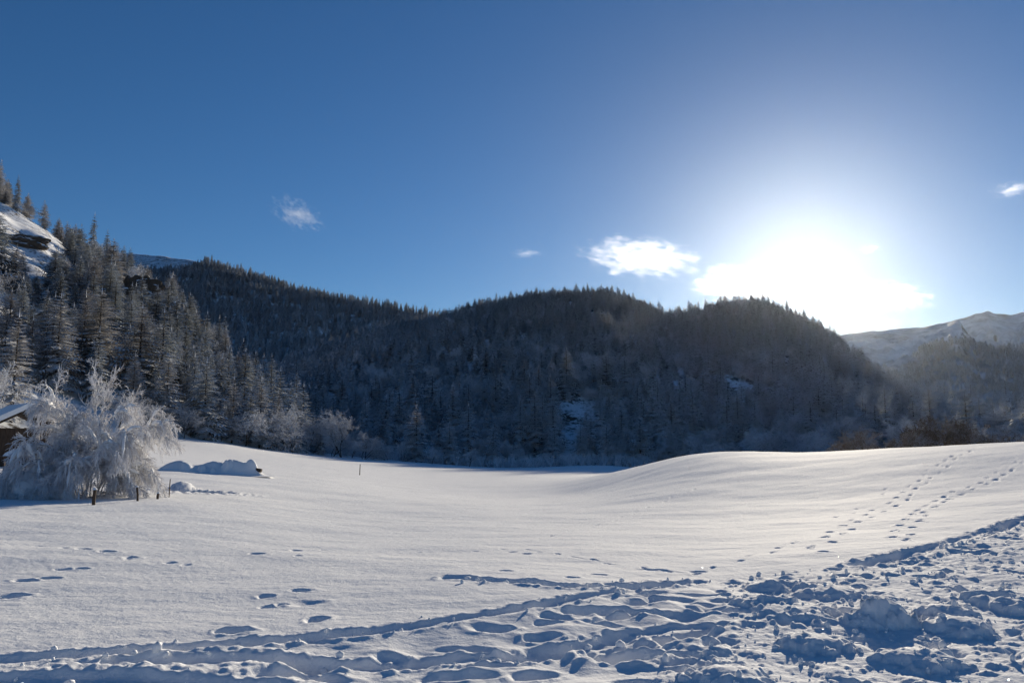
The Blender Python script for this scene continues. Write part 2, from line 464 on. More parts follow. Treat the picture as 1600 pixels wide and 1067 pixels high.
# the larger blocks and heaps that were turned over
for x, y, rad, hg in ((1385, 972, 0.26, 0.34), (1360, 978, 0.22, 0.2), (1590, 945, 0.5, 0.24), (1480, 960, 0.30, 0.16), (1210, 915, 0.34, 0.16), (1290, 925, 0.4, 0.15),
                      (1190, 945, 0.34, 0.15), (1270, 1010, 0.28, 0.17), (1140, 1060, 0.3, 0.15), (1500, 985, 0.32, 0.2), (1240, 960, 0.45, 0.14), (1090, 1010, 0.3, 0.08), (1440, 1035, 0.3, 0.16)):
    p = ground_hit(x, y); lump(p.x, p.y, rad, hg * 0.55, 0.7)
# single dents and prints
for x, y, L, Wd, dep in ((970, 1020, 0.42, 0.26, 0.20), (365, 987, 0.22, 0.15, 0.13), (495, 968, 0.16, 0.17, 0.10), (415, 933, 0.14, 0.12, 0.06), (420, 948, 0.16, 0.10, 0.06),
                         (470, 925, 0.2, 0.12, 0.06), (440, 945, 0.1, 0.1, 0.04), (480, 942, 0.3, 0.2, 0.03), (845, 990, 0.22, 0.13, 0.09), (780, 978, 0.2, 0.1, 0.06), (855, 972, 0.2, 0.1, 0.06),
                         (460, 1000, 0.5, 0.1, 0.06), (18, 929, 0.22, 0.17, 0.10), (40, 905, 0.2, 0.12, 0.08), (75, 902, 0.2, 0.12, 0.07), (100, 888, 0.16, 0.12, 0.07), (125, 886, 0.16, 0.12, 0.07),
                         (130, 858, 0.2, 0.12, 0.07), (168, 862, 0.2, 0.14, 0.08), (205, 870, 0.16, 0.12, 0.09), (265, 880, 0.14, 0.12, 0.04), (290, 884, 0.1, 0.1, 0.03), (402, 868, 0.2, 0.14, 0.05),
                         (462, 862, 0.14, 0.1, 0.05), (465, 872, 0.1, 0.1, 0.04), (800, 862, 0.16, 0.1, 0.04), (822, 865, 0.12, 0.1, 0.04), (1020, 888, 0.34, 0.1, 0.05), (1090, 890, 0.2, 0.1, 0.04),
                         (790, 892, 0.16, 0.1, 0.05), (935, 897, 0.16, 0.1, 0.05), (895, 903, 0.14, 0.1, 0.05), (990, 955, 0.25, 0.12, 0.08), (1030, 960, 0.2, 0.1, 0.07), (940, 972, 0.3, 0.1, 0.05)):
    p = ground_hit(x, y); pit(p.x, p.y, rng.uniform(-0.3, 0.3), L * 0.75, Wd * 0.8, dep * 0.75)
def trail(pix, step, L, Wd, dep, side=0.09):
    pl = ground_line(pix); seg = np.hypot(*np.diff(pl, axis=0).T); cum = np.concatenate([[0], np.cumsum(seg)])
    s_, k = 0.0, 0
    while s_ < cum[-1]:
        x, y = np.interp(s_, cum, pl[:, 0]), np.interp(s_, cum, pl[:, 1])
        i = min(np.searchsorted(cum, s_, 'right') - 1, len(seg) - 1); t = (pl[i + 1] - pl[i]) / seg[i]
        o_ = side * (1 if k % 2 else -1) + rng.normal(0, 0.04)
        pit(x - t[1] * o_, y + t[0] * o_, math.atan2(t[1], t[0]) + rng.normal(0, .2), 0.62 * L * rng.uniform(.8, 1.2), 0.6 * Wd * rng.uniform(.8, 1.2), 0.65 * dep * rng.uniform(.6, 1.3), 0.2, 0.25)
        if rng.random() < 0.6: pit(x - t[1] * o_ + t[0] * L, y + t[0] * o_ + t[1] * L, math.atan2(t[1], t[0]), L * 1.1, Wd * 0.4, dep * 0.22, 0.1, 0.6)
        s_ += step * rng.uniform(0.7, 1.35); k += 1
trail([(1272, 864), (1285, 852), (1310, 830), (1350, 808), (1400, 786), (1440, 752), (1480, 722), (1524, 699)], 0.62, 0.20, 0.13, 0.11, 0.14)
trail([(1408, 846), (1416, 826), (1436, 800), (1480, 776), (1540, 755), (1585, 728), (1640, 700)], 0.55, 0.21, 0.14, 0.12, 0.14)
trail([(1290, 815), (1330, 800), (1380, 768), (1450, 738), (1500, 712)], 0.9, 0.16, 0.11, 0.06, 0.1)
trail([(862, 838), (930, 822), (990, 800), (1050, 776), (1120, 755), (1210, 742)], 1.1, 0.14, 0.10, 0.06, 0.05)
trail([(790, 858), (870, 866), (940, 876), (1000, 886), (1090, 892)], 0.5, 0.14, 0.09, 0.05, 0.06)
trail([(1085, 893), (1140, 880), (1200, 862), (1250, 845)], 0.6, 0.15, 0.09, 0.05, 0.06)
trail([(-20, 848), (60, 852), (130, 858)], 0.7, 0.14, 0.09, 0.04, 0.05)
trail([(210, 872), (300, 880), (480, 860), (640, 862), (800, 860)], 0.9, 0.12, 0.08, 0.03, 0.05)
# the gully beside the shrub
p = ground_hit(285, 768); pit(p.x, p.y, 0.5, 1.6, 0.75, 0.45, 0.2, 0.3)
p = ground_hit(245, 762); pit(p.x, p.y, 0.2, 1.0, 0.6, 0.3, 0.2, 0.3)
p = ground_hit(285, 764); lump(p.x, p.y, 0.5, 0.25)

nR, nA = Z2.shape
V = np.stack([X2, Y2, Z2], -1).reshape(-1, 3)
i, j = np.meshgrid(np.arange(nR - 1), np.arange(nA - 1), indexing='ij')
b0 = (i * nA + j).ravel()
FQ = np.stack([b0, b0 + 1, b0 + nA + 1, b0 + nA], -1)
V = np.vstack([V, [[0, 0, Z2[0].mean()]]])       # close the small disc under the camera with a fan of thin quads
c0 = len(V) - 1
fan = np.array([[c0, c0, k + 1, k] for k in range(nA - 1)])
fan_t = np.stack([np.full(nA - 1, c0), np.arange(1, nA), np.arange(nA - 1)], -1)
me = np_mesh('snow_field', V, FQ, True)
ground = link('snow_field', me, M_SNOW)
tag(ground, 'smooth snow field crossed by footprints, sledge tracks and trampled snow', kind='structure')
me2 = np_mesh('snow_field_centre', V[np.r_[0:nA, c0]], np.stack([np.full(nA - 1, nA), np.arange(1, nA), np.arange(nA - 1)], -1), True)
gc = link('snow_underfoot', me2, M_SNOW, parent=ground); gc['kind'] = 'structure'

# loose clods thrown up by feet and sledges
def clods():
    import bmesh
    bm = bmesh.new(); bmesh.ops.create_icosphere(bm, subdivisions=1, radius=1.0)
    v0 = np.array([q.co[:] for q in bm.verts]); bm.verts.index_update(); f0 = np.array([[q.index for q in f.verts] for f in bm.faces]); bm.free()
    pts = rand_in(heavy, 1600)
    for pl in TR:
        seg = np.hypot(*np.diff(pl, axis=0).T); cum = np.r_[0, np.cumsum(seg)]
        for s_ in rng.uniform(0, cum[-1], int(cum[-1] * 12)):
            pts.append(np.array([np.interp(s_, cum, pl[:, 0]), np.interp(s_, cum, pl[:, 1])]) + rng.normal(0, 0.13, 2))
    mb = MB()
    for x, y in pts:
        i = np.searchsorted(RR, math.hypot(x, y)); j = np.searchsorted(AZ, math.atan2(x, y))
        if not (0 < i < len(RR) and 0 < j < len(AZ)): continue
        r_ = 0.008 + 0.035 * rng.random() ** 3
        v = v0 * (r_ * rng.uniform(0.6, 1.3, 3)) * (1 + rng.normal(0, .16, (len(v0), 1)))
        mb.add(v + np.array([x, y, Z2[i, j] + r_ * 0.35]), f0)
    return mb
# ------------------------------------------------------------------ hills
cl_ = link('snow_clods', clods().mesh('snow_clods', True), M_SNOW)
tag(cl_, 'loose crumbs and clods of snow scattered over the trampled ground', 'snow clods', kind='stuff')
class Hill:
    """polar patch: ridge line (photo pixels of the tree tops, distance) above a foot line"""
    def __init__(s, ridge, foot, tree_h, power=1.0, rough=3.0, fall=0.25, seed=0, foot_z=None):
        az, D, Zr = [], [], []
        for x, y, d in ridge:
            p = at_dist(x, y, d); az.append(math.atan2(p.x, p.y)); D.append(d); Zr.append(p.z - tree_h)
        s.az, s.D, s.Zr = map(np.array, (az, D, Zr))
        s.fa = np.array([pix_az_el(x, 690)[0] for x, _ in foot]); s.F = np.array([f for _, f in foot])
        s.power, s.rough, s.fall, s.seed, s.foot_z = power, rough, fall, seed, foot_z
    def z(s, a, r):
        a = np.asarray(a, float); r = np.asarray(r, float)
        D = np.interp(a, s.az, s.D); Zr = np.interp(a, s.az, s.Zr); F = np.interp(a, s.fa, s.F)
        zf = field_ar(a, F) if s.foot_z is None else s.foot_z
        t = (r - F) / (D - F)
        up = zf + (Zr - zf) * np.clip(t, 0, 1) ** s.power
        x, y = r * np.sin(a), r * np.cos(a)
        n = s.rough * fbm(x / 45, y / 45, 4, s.seed) * sstep(0, 0.2, t) * (1 - 0.8 * sstep(0.75, 1.0, t))
        z = up + n
        z = np.where(t < 0, zf + (r - F) * 0.25, z)
        return np.where(t > 1, Zr - (r - D) * s.fall, z)
    def mesh(s, name, mat, na, nr_, label, back=0.35):
        a = np.linspace(s.az[0], s.az[-1], na); t = np.linspace(-0.06, 1 + back, nr_)
        A, T = np.meshgrid(a, t)
        D = np.interp(A, s.az, s.D); F = np.interp(A, s.fa, s.F)
        Rr = F + T * (D - F)
        Z = s.z(A, Rr)
        v = np.stack([Rr * np.sin(A), Rr * np.cos(A), Z], -1).reshape(-1, 3)
        i, j = np.meshgrid(np.arange(nr_ - 1), np.arange(na - 1), indexing='ij'); b = (i * na + j).ravel()
        o = link(name, np_mesh(name, v, np.stack([b, b + 1, b + na + 1, b + na], -1), True), mat)
        tag(o, label, kind='structure'); return o
H_LEFT = Hill([(-420, 190, 420), (-200, 205, 400), (0, 262, 345), (40, 288, 335), (75, 308, 328), (120, 345, 318), (165, 372, 308), (200, 382, 300), (240, 400, 290), (270, 428, 278),
               (300, 455, 265), (340, 488, 245), (380, 525, 222), (420, 566, 200), (450, 604, 180), (490, 648, 165), (540, 690, 158)],
              [(-420, 90), (0, 98), (200, 108), (300, 122), (400, 131), (500, 141), (560, 146)], 12.0, 0.92, 7.0, 0.15, 3)
H_MID = Hill([(250, 640, 560), (350, 600, 600), (430, 560, 640), (520, 520, 660), (600, 495, 660), (680, 480, 650), (740, 464, 640), (800, 450, 630), (850, 441, 620), (930, 438, 610), (985, 449, 600),
              (1040, 472, 590), (1075, 464, 580), (1130, 457, 570), (1180, 454, 560), (1230, 464, 545), (1280, 488, 520), (1320, 516, 495), (1360, 547, 470), (1420, 586, 440), (1480, 606, 415),
              (1540, 617, 400), (1600, 622, 390), (1750, 630, 380), (1950, 640, 370)],
             [(250, 190), (500, 165), (650, 158), (900, 165), (1100, 175), (1300, 165), (1600, 150), (1950, 150)], 13.0, 1.0, 9.0, 0.35, 13)
H_FARL = Hill([(-300, 330, 1750), (0, 360, 1700), (150, 384, 1650), (250, 391, 1600), (320, 401, 1500), (400, 424, 1400), (470, 446, 1300), (540, 460, 1220), (600, 470, 1150), (680, 484, 1100), (760, 500, 1050), (900, 540, 1000)],
              [(-300, 620), (900, 620)], 10.0, 1.0, 14.0, 0.3, 23, foot_z=0.0)
H_FARR = Hill([(1150, 580, 1900), (1280, 535, 2100), (1320, 521, 2200), (1360, 516, 2250), (1420, 512, 2300), (1460, 506, 2300), (1498, 499, 2250), (1512, 520, 2150), (1530, 538, 2050), (1570, 543, 1950), (1640, 530, 1900), (1800, 510, 1900), (2000, 500, 1900)],
              [(1150, 800), (2000, 800)], 2.0, 1.15, 22.0, 0.2, 33, foot_z=-8.0)
H_PEAK = Hill([(1200, 545, 4200), (1400, 520, 4200), (1470, 505, 4200), (1510, 494, 4200), (1543, 486, 4200), (1565, 490, 4250), (1585, 491, 4300), (1610, 482, 4300), (1700, 462, 4300), (1900, 470, 4300)],
              [(1200, 2400), (1900, 2400)], 0.0, 1.2, 40.0, 0.3, 43, foot_z=-9.0)
H_LEFT.mesh('near_hillside', M_SLOPE_OPEN, 260, 160, 'steep rocky hillside with scattered snowy conifers above the shrub')
H_MID.mesh('wooded_hill', M_SLOPE, 320, 160, 'broad shaded hill covered in snow-dusted forest under the sun')
H_FARL.mesh('far_wooded_ridge', M_SLOPE, 200, 100, 'distant forested ridge with a bare snowy top behind the rocky hillside')
H_FARR.mesh('far_bluff_mountain', M_FAR, 260, 140, 'hazy mountain with a rock bluff and forest on its lower slope')
H_PEAK.mesh('far_snow_peak', M_FAR, 160, 80, 'pale snow mountain farthest off behind the rock bluff')
HILLS = [H_LEFT, H_MID, H_FARL, H_FARR]
def top_z(a, r):
    z = field_ar(a, r)
    for h in (H_LEFT, H_MID):
        D = np.interp(a, h.az, h.D); F = np.interp(a, h.fa, h.F)
        ok = (r > F) & (a > h.az[0]) & (a < h.az[-1])
        z = np.where(ok, np.maximum(z, h.z(a, r)), z)
    return z

# ------------------------------------------------------------------ tree meshes
def conifer(h, seed, whorls=26, per=7, spread=0.23, droop=0.5, leaf=1.0, bare=0.06, narrow=1.0, leaflets=5):
    rg = np.random.default_rng(seed); c = MB()
    nb = 0
    for w in range(whorls):
        f = (w + rg.uniform(-.3, .3)) / whorls
        z = h * (bare + (1 - bare) * np.clip(f, 0, 0.985))
        L0 = h * spread * (1 - f) ** 0.8 * (0.75 + 0.25 * min(1, f * 6)) + 0.12
        for k in range(per if f < 0.85 else 4):
            ph = rg.uniform(0, 2 * np.pi); L = L0 * rg.uniform(0.6, 1.15)
            d = np.array([np.cos(ph), np.sin(ph), 0]); sd_ = np.array([-np.sin(ph), np.cos(ph), 0])
            up0 = 0.35 * f + rg.uniform(-.1, .1); n = leaflets
            s_ = np.linspace(0, 1, n + 1)
            zz = L * (up0 * s_ - droop * s_ ** 1.7 * (1.1 - 0.5 * f) + 0.12 * s_ ** 4)
            sp = np.array([0, 0, z]) + d[None] * (s_ * L)[:, None] + np.array([0, 0, 1.0])[None] * zz[:, None]
            wv = []; wf = []
            for i in range(n):
                wl = leaf * narrow * L * (0.46 * (1 - 0.6 * s_[i])) * rg.uniform(.7, 1.2) + 0.08
                base0, base1 = sp[i], sp[i] + (sp[i + 1] - sp[i]) * 0.85
                for sg in (-1, 1):
                    tip = base1 + sd_ * sg * wl + d * wl * 0.5 + np.array([0, 0, -wl * rg.uniform(0.25, 0.6)])
                    o = len(wv); wv += [base0, base1, tip]
                    wf.append([o, o + 1, o + 2] if sg < 0 else [o + 1, o, o + 2])
            o = len(wv); tipv = sp[n] + d * 0.12 * L
            wv += [sp[n - 1] + sd_ * 0.06 * L, sp[n - 1] - sd_ * 0.06 * L, tipv]; wf.append([o, o + 1, o + 2])
            c.add(wv, wf)
    c.tube([[0, 0, h * 0.93], [0, 0, h * 1.02]], [0.05, 0.01], 3)
    t = MB()
    t.tube([[0, 0, -0.6], [0, 0, h * 0.3], [0, 0, h * 0.7], [0, 0, h * 0.96]], [h * 0.014, h * 0.010, h * 0.005, 0.012], 6)
    return c, t
def broadleaf(h, seed, spread=0.5, levels=4, stems=3, thick=1.0, droop=0.0, twig=0.012):
    rg = np.random.default_rng(seed); t = MB(); c = MB()
    def grow(p, d, L, rad, lev):
        n = 4; pts = [p]; q = p.copy(); dd = d.copy()
        for k in range(n):
            dd = dd + rg.normal(0, 0.14, 3) + np.array([0, 0, -droop * (0.3 + lev * 0.3) if lev else 0.05]); dd /= np.linalg.norm(dd)
            q = q + dd * L / n; pts.append(q.copy())
        r1 = max(rad * 0.45, twig * 0.6)
        (t if lev <= 1 else c).tube(pts, np.linspace(rad, r1, n + 1), 5 if lev == 0 else 3)
        if lev >= levels: return
        nb = (6, 6, 6, 5)[min(lev, 3)]
        for k in range(nb):
            f = rg.uniform(0.3, 1.0) if lev else rg.uniform(0.35, 1.0)
            i = min(int(f * n), n - 1); pp = pts[i] + (pts[i + 1] - pts[i]) * (f * n - i)
            a = rg.normal(0, 1, 3); a -= a.dot(dd) * dd; a /= np.linalg.norm(a)
            nd = dd * 0.75 + a * rg.uniform(0.5, 0.95) + np.array([0, 0, 0.12]); nd /= np.linalg.norm(nd)
            grow(pp, nd, L * rg.uniform(0.42, 0.68), max(rad * 0.45, twig), lev + 1)
    for s_ in range(stems):
        a = rg.uniform(0, 6.28); d = np.array([np.cos(a) * spread * 0.6, np.sin(a) * spread * 0.6, 1.0]); d /= np.linalg.norm(d)
        grow(np.array([np.cos(a) * 0.15, np.sin(a) * 0.15, -0.4]), d, h * rg.uniform(0.55, 0.68), h * 0.012 * thick, 0)
    return c, t
def proto(prefix, ct, mc, mt):
    c, t = ct
    mec = c.mesh(prefix + '_crown'); mec.materials.append(mc)
    met = t.mesh(prefix + '_trunk', True); met.materials.append(mt)
    return mec, met
SPRUCE = [proto('spruce', conifer(12.0, 100 + k, 30, 10, (0.22, 0.26, 0.18, 0.24)[k], (0.5, 0.42, 0.6, 0.55)[k], 1.0), M_SPRUCE, M_BARK) for k in range(4)]
LARCH = [proto('larch', conifer(12.0, 200 + k, 32, 10, (0.25, 0.29)[k], (0.36, 0.44)[k], 0.9, 0.08, 0.75, 6), M_LARCH, M_BARK) for k in range(2)]
FROST = [proto('frosted_tree', broadleaf(8.0, 300 + k, (0.5, 0.7, 0.6)[k], 4, (2, 4, 3)[k], 1.0, 0.05, 0.02), M_GREYTREE, M_BARK) for k in range(3)]
BROWN = [proto('brown_tree', broadleaf(8.0, 320 + k, 0.6, 4, 3, 1.0, 0.02, 0.022), M_BROWNTREE, M_BARK) for k in range(2)]

taken = []
def place_tree(name, pr, loc, h, base_h, label, cat, group=None, rz=None, wide=1.0):
    e = empty(name, loc, random.uniform(0, 6.28) if rz is None else rz)
    s_ = h / base_h; e.scale = (s_ * wide, s_ * wide, s_)
    tag(e, label, cat, group)
    link('crown', pr[0], parent=e); link('trunk', pr[1], parent=e)
    taken.append((loc[0], loc[1]))
    return e
def tree_at(x, ybase, ytop, r, kind, label, variant=0, wide=1.0, cat='tree', group=None):
    d = pix_dir(x, ybase); a = math.atan2(d.x, d.y)
    z = float(top_z(np.array(a), np.array(float(r))))
    loc = Vector((r * math.sin(a), r * math.cos(a), z - 0.1))
    h = max(at_dist(x, ytop, r).z - loc.z, 1.5)
    pr, bh, nm = {'spruce': (SPRUCE, 12.2, 'spruce_tree'), 'larch': (LARCH, 12.2, 'larch_tree'), 'frost': (FROST, 8.6, 'frosted_tree'), 'brown': (BROWN, 8.6, 'bare_tree')}[kind]
    return place_tree(nm, pr[variant % len(pr)], loc, h, bh, label, cat, group, wide=wide)
# trees one can single out
tree_at(318, 684, 556, 123, 'spruce', 'broad spruce with snow-laden tiers at the edge of the snow field beside pale larches', 1, 1.15)
tree_at(258, 672, 548, 122, 'larch', 'large dark larch at the field edge just uphill of the broad spruce', 1, 1.1)
tree_at(205, 664, 548, 118, 'larch', 'spreading larch standing between the frosted shrub and the field edge', 0, 1.1)
tree_at(362, 690, 584, 128, 'larch', 'pale larch beside the broad spruce, on its downhill side', 0, 1.0)
tree_at(405, 697, 586, 131, 'larch', 'pale pointed larch, second downhill from the broad spruce', 1, 1.0)
tree_at(432, 700, 606, 135, 'larch', 'small pale larch, third downhill from the broad spruce', 0, 0.9)
tree_at(458, 704, 620, 136, 'frost', 'frosted round-crowned tree with forked white stems at the field edge', 0, 1.0)
tree_at(500, 708, 636, 146, 'spruce', 'small spruce between two frosted round trees at the field edge', 2, 1.0)
tree_at(535, 711, 642, 143, 'frost', 'frosted tree catching a patch of sun at the lower field edge', 2, 1.0)
tree_at(568, 714, 672, 142, 'frost', 'low frosted thicket tree next to the sunlit frosted tree', 1, 1.2)
tree_at(605, 717, 690, 144, 'frost', 'small grey frosted shrub on the field edge below the valley', 1, 1.5, 'shrub')
tree_at(650, 722, 628, 150, 'larch', 'bare larch with a white trunk at the far edge of the field', 0, 1.25)
tree_at(702, 727, 655, 154, 'larch', 'smaller bare larch with a thin pale trunk at the field\'s far edge', 1, 1.2)
tree_at(1350, 712, 656, 120, 'brown', 'rust-brown rounded tree rising behind the snow rise', 0, 1.0)
tree_at(1452, 708, 632, 125, 'brown', 'tall bare fan-shaped tree behind the snow rise below the bluff', 1, 1.0)
tree_at(1408, 708, 660, 118, 'brown', 'low grey bare tree between the rust-brown tree and the fan-shaped tree', 1, 1.1)
tree_at(1515, 704, 640, 122, 'brown', 'wide bare grey tree behind the top of the snow rise', 2, 1.1)
tree_at(1550, 702, 664, 118, 'brown', 'small grey bushy tree by the wide grey tree on the snow rise', 0, 1.3)
tree_at(144, 400, 330, 312, 'spruce', 'tall lone spruce on the skyline beside the road cut', 2, 0.8)
tree_at(166, 398, 356, 306, 'spruce', 'slim dark spruce on the skyline, next to the tall lone spruce', 2, 0.85)
tree_at(22, 600, 480, 100, 'larch', 'brownish larch on the slope above the wooden hut', 0, 1.0)
tree_at(-14, 690, 545, 50, 'frost', 'tall frosted tree with hanging rimed twigs beside the wooden hut', 2, 0.8)

for x_, top in ((185, 600), (225, 612), (286, 622), (342, 626), (385, 630), (420, 640), (445, 650), (478, 652), (515, 668), (550, 682), (588, 688), (630, 690), (675, 694), (735, 700)):
    rr0 = float(np.interp(pix_az_el(x_, 690)[0], H_LEFT.fa, H_LEFT.F)) + random.uniform(-5, 4)
    tree_at(x_ + random.uniform(-6, 6), 700, top, rr0, 'frost', 'pale frosted leafless tree in the fringe along the foot of the slope', random.randrange(3), random.uniform(0.9, 1.3), 'tree', 'pale frosted trees along the field edge')
# scatter the woods on a jittered grid
def in_poly_px(px, py, poly): return inside(np.array(poly, float), px, py)
ROADCUT = [(-60, 316), (15, 325), (60, 352), (106, 386), (110, 432), (80, 446), (-60, 440)]
CLEAR = [(1080, 585), (1145, 590), (1160, 640), (1110, 630)]
GULLY = [(868, 690), (885, 640), (915, 620), (920, 660), (905, 730), (880, 730)]
GULLY2 = [(1120, 590), (1160, 590), (1172, 625), (1140, 622)]
BARE = [(160, 350), (250, 380), (330, 398), (330, 408), (280, 425), (160, 425)]
def scatter(hill, spacing, seed, tmax=1.02, tmin=0.0, keep=None):
    rg = np.random.default_rng(seed)
    D = hill.D.max() * 1.05
    a0, a1 = max(hill.az[0], R(-46)), min(hill.az[-1], R(46))
    fm = hill.F.min() * 0.7
    xs = np.arange(min(D * math.sin(a0), fm * math.sin(a0)), max(D * math.sin(a1), fm * math.sin(a1)), spacing); ys = np.arange(fm * 0.6, D, spacing)
    gx, gy = np.meshgrid(xs, ys); gx = gx.ravel() + rg.uniform(-.48, .48, gx.size) * spacing; gy = gy.ravel() + rg.uniform(-.48, .48, gy.size) * spacing
    a, r = np.arctan2(gx, gy), np.hypot(gx, gy)
    Dd = np.interp(a, hill.az, hill.D); F = np.interp(a, hill.fa, hill.F); t = (r - F) / (Dd - F)
    ok = (a > a0) & (a < a1) & (t > tmin) & (t < tmax)
    a, r, gx, gy, t = a[ok], r[ok], gx[ok], gy[ok], t[ok]
    z = hill.z(a, r)
    if keep is not None:
        k = keep(a, r, gx, gy, z, t, rg); a, r, gx, gy, z, t = (q[k] for q in (a, r, gx, gy, z, t))
    return np.stack([gx, gy, z], -1), t, a, r
tk = np.array(taken)
def common(a, r, x, y, z, t, rg):
    k = top_z(a, r) < z + 0.8
    d = np.min(np.hypot(x[:, None] - tk[None, :, 0], y[:, None] - tk[None, :, 1]), 1)
    return k & (d > 3.0)
def keep_left(a, r, x, y, z, t, rg):
    px, py = project(np.stack([x, y, z], -1))
    dens = perlin(x / 28, y / 28, 91)
    k = common(a, r, x, y, z, t, rg) & ~in_poly_px(px, py, ROADCUT)
    k &= (dens > -0.12) | (rg.random(len(x)) < 0.25)
    return k
def keep_mid(a, r, x, y, z, t, rg):
    px, py = project(np.stack([x, y, z], -1))
    k = common(a, r, x, y, z, t, rg) & ~in_poly_px(px, py, GULLY) & ~in_poly_px(px, py, GULLY2) & ~in_poly_px(px, py, [(628, 478), (668, 474), (668, 492), (632, 494)])
    k &= (perlin(x / 40, y / 40, 95) > -0.5) | (rg.random(len(x)) < 0.4)
    return k
def keep_farl(a, r, x, y, z, t, rg):
    px, py = project(np.stack([x, y, z], -1))
    return ~in_poly_px(px, py, BARE) & (px > -80)
def keep_farr(a, r, x, y, z, t, rg):
    px, py = project(np.stack([x, y, z], -1))
    line = np.interp(px, [1150, 1330, 1400, 1440, 1490, 1520, 1560, 1600, 1800], [600, 585, 560, 545, 528, 530, 548, 542, 530])
    open_ = in_poly_px(px, py, [(1330, 560), (1400, 535), (1440, 545), (1400, 585)])
    return (py > line + 6 * perlin(x / 60, y / 60, 5)) & ~open_ & ((perlin(x / 70, y / 70, 97) > -0.35))
PL, tL, aL, rL = scatter(H_LEFT, 4.0, 1, 1.10, 0.02, keep_left)
PM, tM, aM, rM = scatter(H_MID, 4.3, 2, 1.03, 0.0, keep_mid)
PFL, _, _, _ = scatter(H_FARL, 7.0, 3, 1.01, 0.25, keep_farl)
PFR, _, _, _ = scatter(H_FARR, 9.0, 4, 1.0, 0.0, keep_farr)
# the 270 that show largest stand as single trees
allP = np.vstack([PL, PM]); hillid = np.r_[np.zeros(len(PL)), np.ones(len(PM))]; tt = np.r_[tL, tM]; ra = np.r_[rL, rM]
hts = np.clip(10.6 * np.exp(rng.normal(0, 0.30, len(allP))) * (1 + 0.25 * perlin(allP[:, 0] / 50, allP[:, 1] / 50, 61)), 3.5, 19) * np.where(hillid == 0, 0.74, 0.70)
px, py = project(allP)
inview = (px > -15) & (px < 1615)
# those behind the snow rise or low behind others are not seen
hidden = (px > 1010) & (py > 705)
rank = np.where(inview & ~hidden, hts / ra, 0)
order = np.argsort(-rank)
single = order[:270]; rest = order[270:]
larchy = perlin(allP[:, 0] / 35, allP[:, 1] / 35, 44) + rng.normal(0, 0.25, len(allP)) > 0.34
for n_, k in enumerate(single):
    x, y, z = allP[k]
    skyl = tt[k] > 0.85; left = hillid[k] == 0
    lar = bool(larchy[k])
    sp_ = 'larch' if lar else 'spruce'
    lim = (11.0, 7.5) if left else (11.0, 8.5)
    size = 'tall ' if hts[k] > lim[0] else ('small ' if hts[k] < lim[1] else '')
    x_ = px[k]
    if left:
        zone = 'low' if tt[k] < 0.25 else ('skyline' if skyl else 'mid')
        if zone == 'low':
            place = 'on the lowest slope behind the hut and frosted shrub' if x_ < 180 else ('just above the broad spruce at the field edge' if x_ < 380 else 'at the valley end of the rocky hillside')
        elif zone == 'skyline':
            place = 'on the skyline above the road cut' if x_ < 120 else 'on the descending skyline past the lone spruce'
        else:
            place = 'below the road cut on the rocky hillside' if x_ < 130 else ('among the dark crags of the rocky hillside' if x_ < 260 else 'near the end of the rocky hillside, above the pale larches')
    else:
        place = 'in the valley between the rocky hillside and the broad hill' if x_ < 560 else ('at the foot of the broad hill beside the white-trunked larches' if x_ < 760 else ('at the foot of the broad hill around the snowy gully' if x_ < 1020 else 'behind the snow rise at the foot of the broad hill'))
    lab = f'{size}snow-dusted {sp_} {place}'; g = f'{size}{sp_} trees {place}'
    pr = (LARCH if lar else SPRUCE)[random.randrange(2 if lar else 4)]
    place_tree(sp_ + '_tree', pr, (x, y, z - 0.2), hts[k], 12.2, lab, 'tree', g, wide=random.uniform(0.95, 1.45))

# the rest of the forest: instances on points, one wood for each hill
protos = bpy.data.collections.new('wood_prototypes')
def joined(name, pr):
    a, b = pr
    va = np.empty(len(a.vertices) * 3, np.float32); a.vertices.foreach_get('co', va)
    fa = np.empty(len(a.polygons) * 3, np.int32); a.loops.foreach_get('vertex_index', fa)
    me = np_mesh(name, va.reshape(-1, 3), fa.reshape(-1, 3)); me.materials.append(a.materials[0])
    o = bpy.data.objects.new(name, me); protos.objects.link(o); return o
for k, pr in enumerate(SPRUCE): joined('a_wood_tree_%d' % k, pr)
for k, pr in enumerate(LARCH): joined('b_wood_tree_%d' % k, pr)
for k, pr in enumerate(FROST): joined('c_wood_tree_%d' % k, pr)
def wood_tree():
    ng = bpy.data.node_groups.new('wood', 'GeometryNodeTree')
    ng.interface.new_socket('Geometry', in_out='INPUT', socket_type='NodeSocketGeometry')
    ng.interface.new_socket('Geometry', in_out='OUTPUT', socket_type='NodeSocketGeometry')
    gi, go = ng.nodes.new('NodeGroupInput'), ng.nodes.new('NodeGroupOutput')
    ci_ = ng.nodes.new('GeometryNodeCollectionInfo'); ci_.inputs['Collection'].default_value = protos
    ci_.inputs['Separate Children'].default_value = True; ci_.inputs['Reset Children'].default_value = True
    ip = ng.nodes.new('GeometryNodeInstanceOnPoints'); ip.inputs['Pick Instance'].default_value = True
    def attr(nm, dt):
        n = ng.nodes.new('GeometryNodeInputNamedAttribute'); n.data_type = dt; n.inputs['Name'].default_value = nm; return n.outputs['Attribute']
    ng.links.new(gi.outputs[0], ip.inputs['Points'])
    ng.links.new(ci_.outputs[0], ip.inputs['Instance'])
    ng.links.new(attr('vid', 'INT'), ip.inputs['Instance Index'])
    ng.links.new(attr('rot', 'FLOAT_VECTOR'), ip.inputs['Rotation'])
    ng.links.new(attr('scl', 'FLOAT_VECTOR'), ip.inputs['Scale'])
    ng.links.new(ip.outputs[0], go.inputs[0])
    return ng
NG = wood_tree()
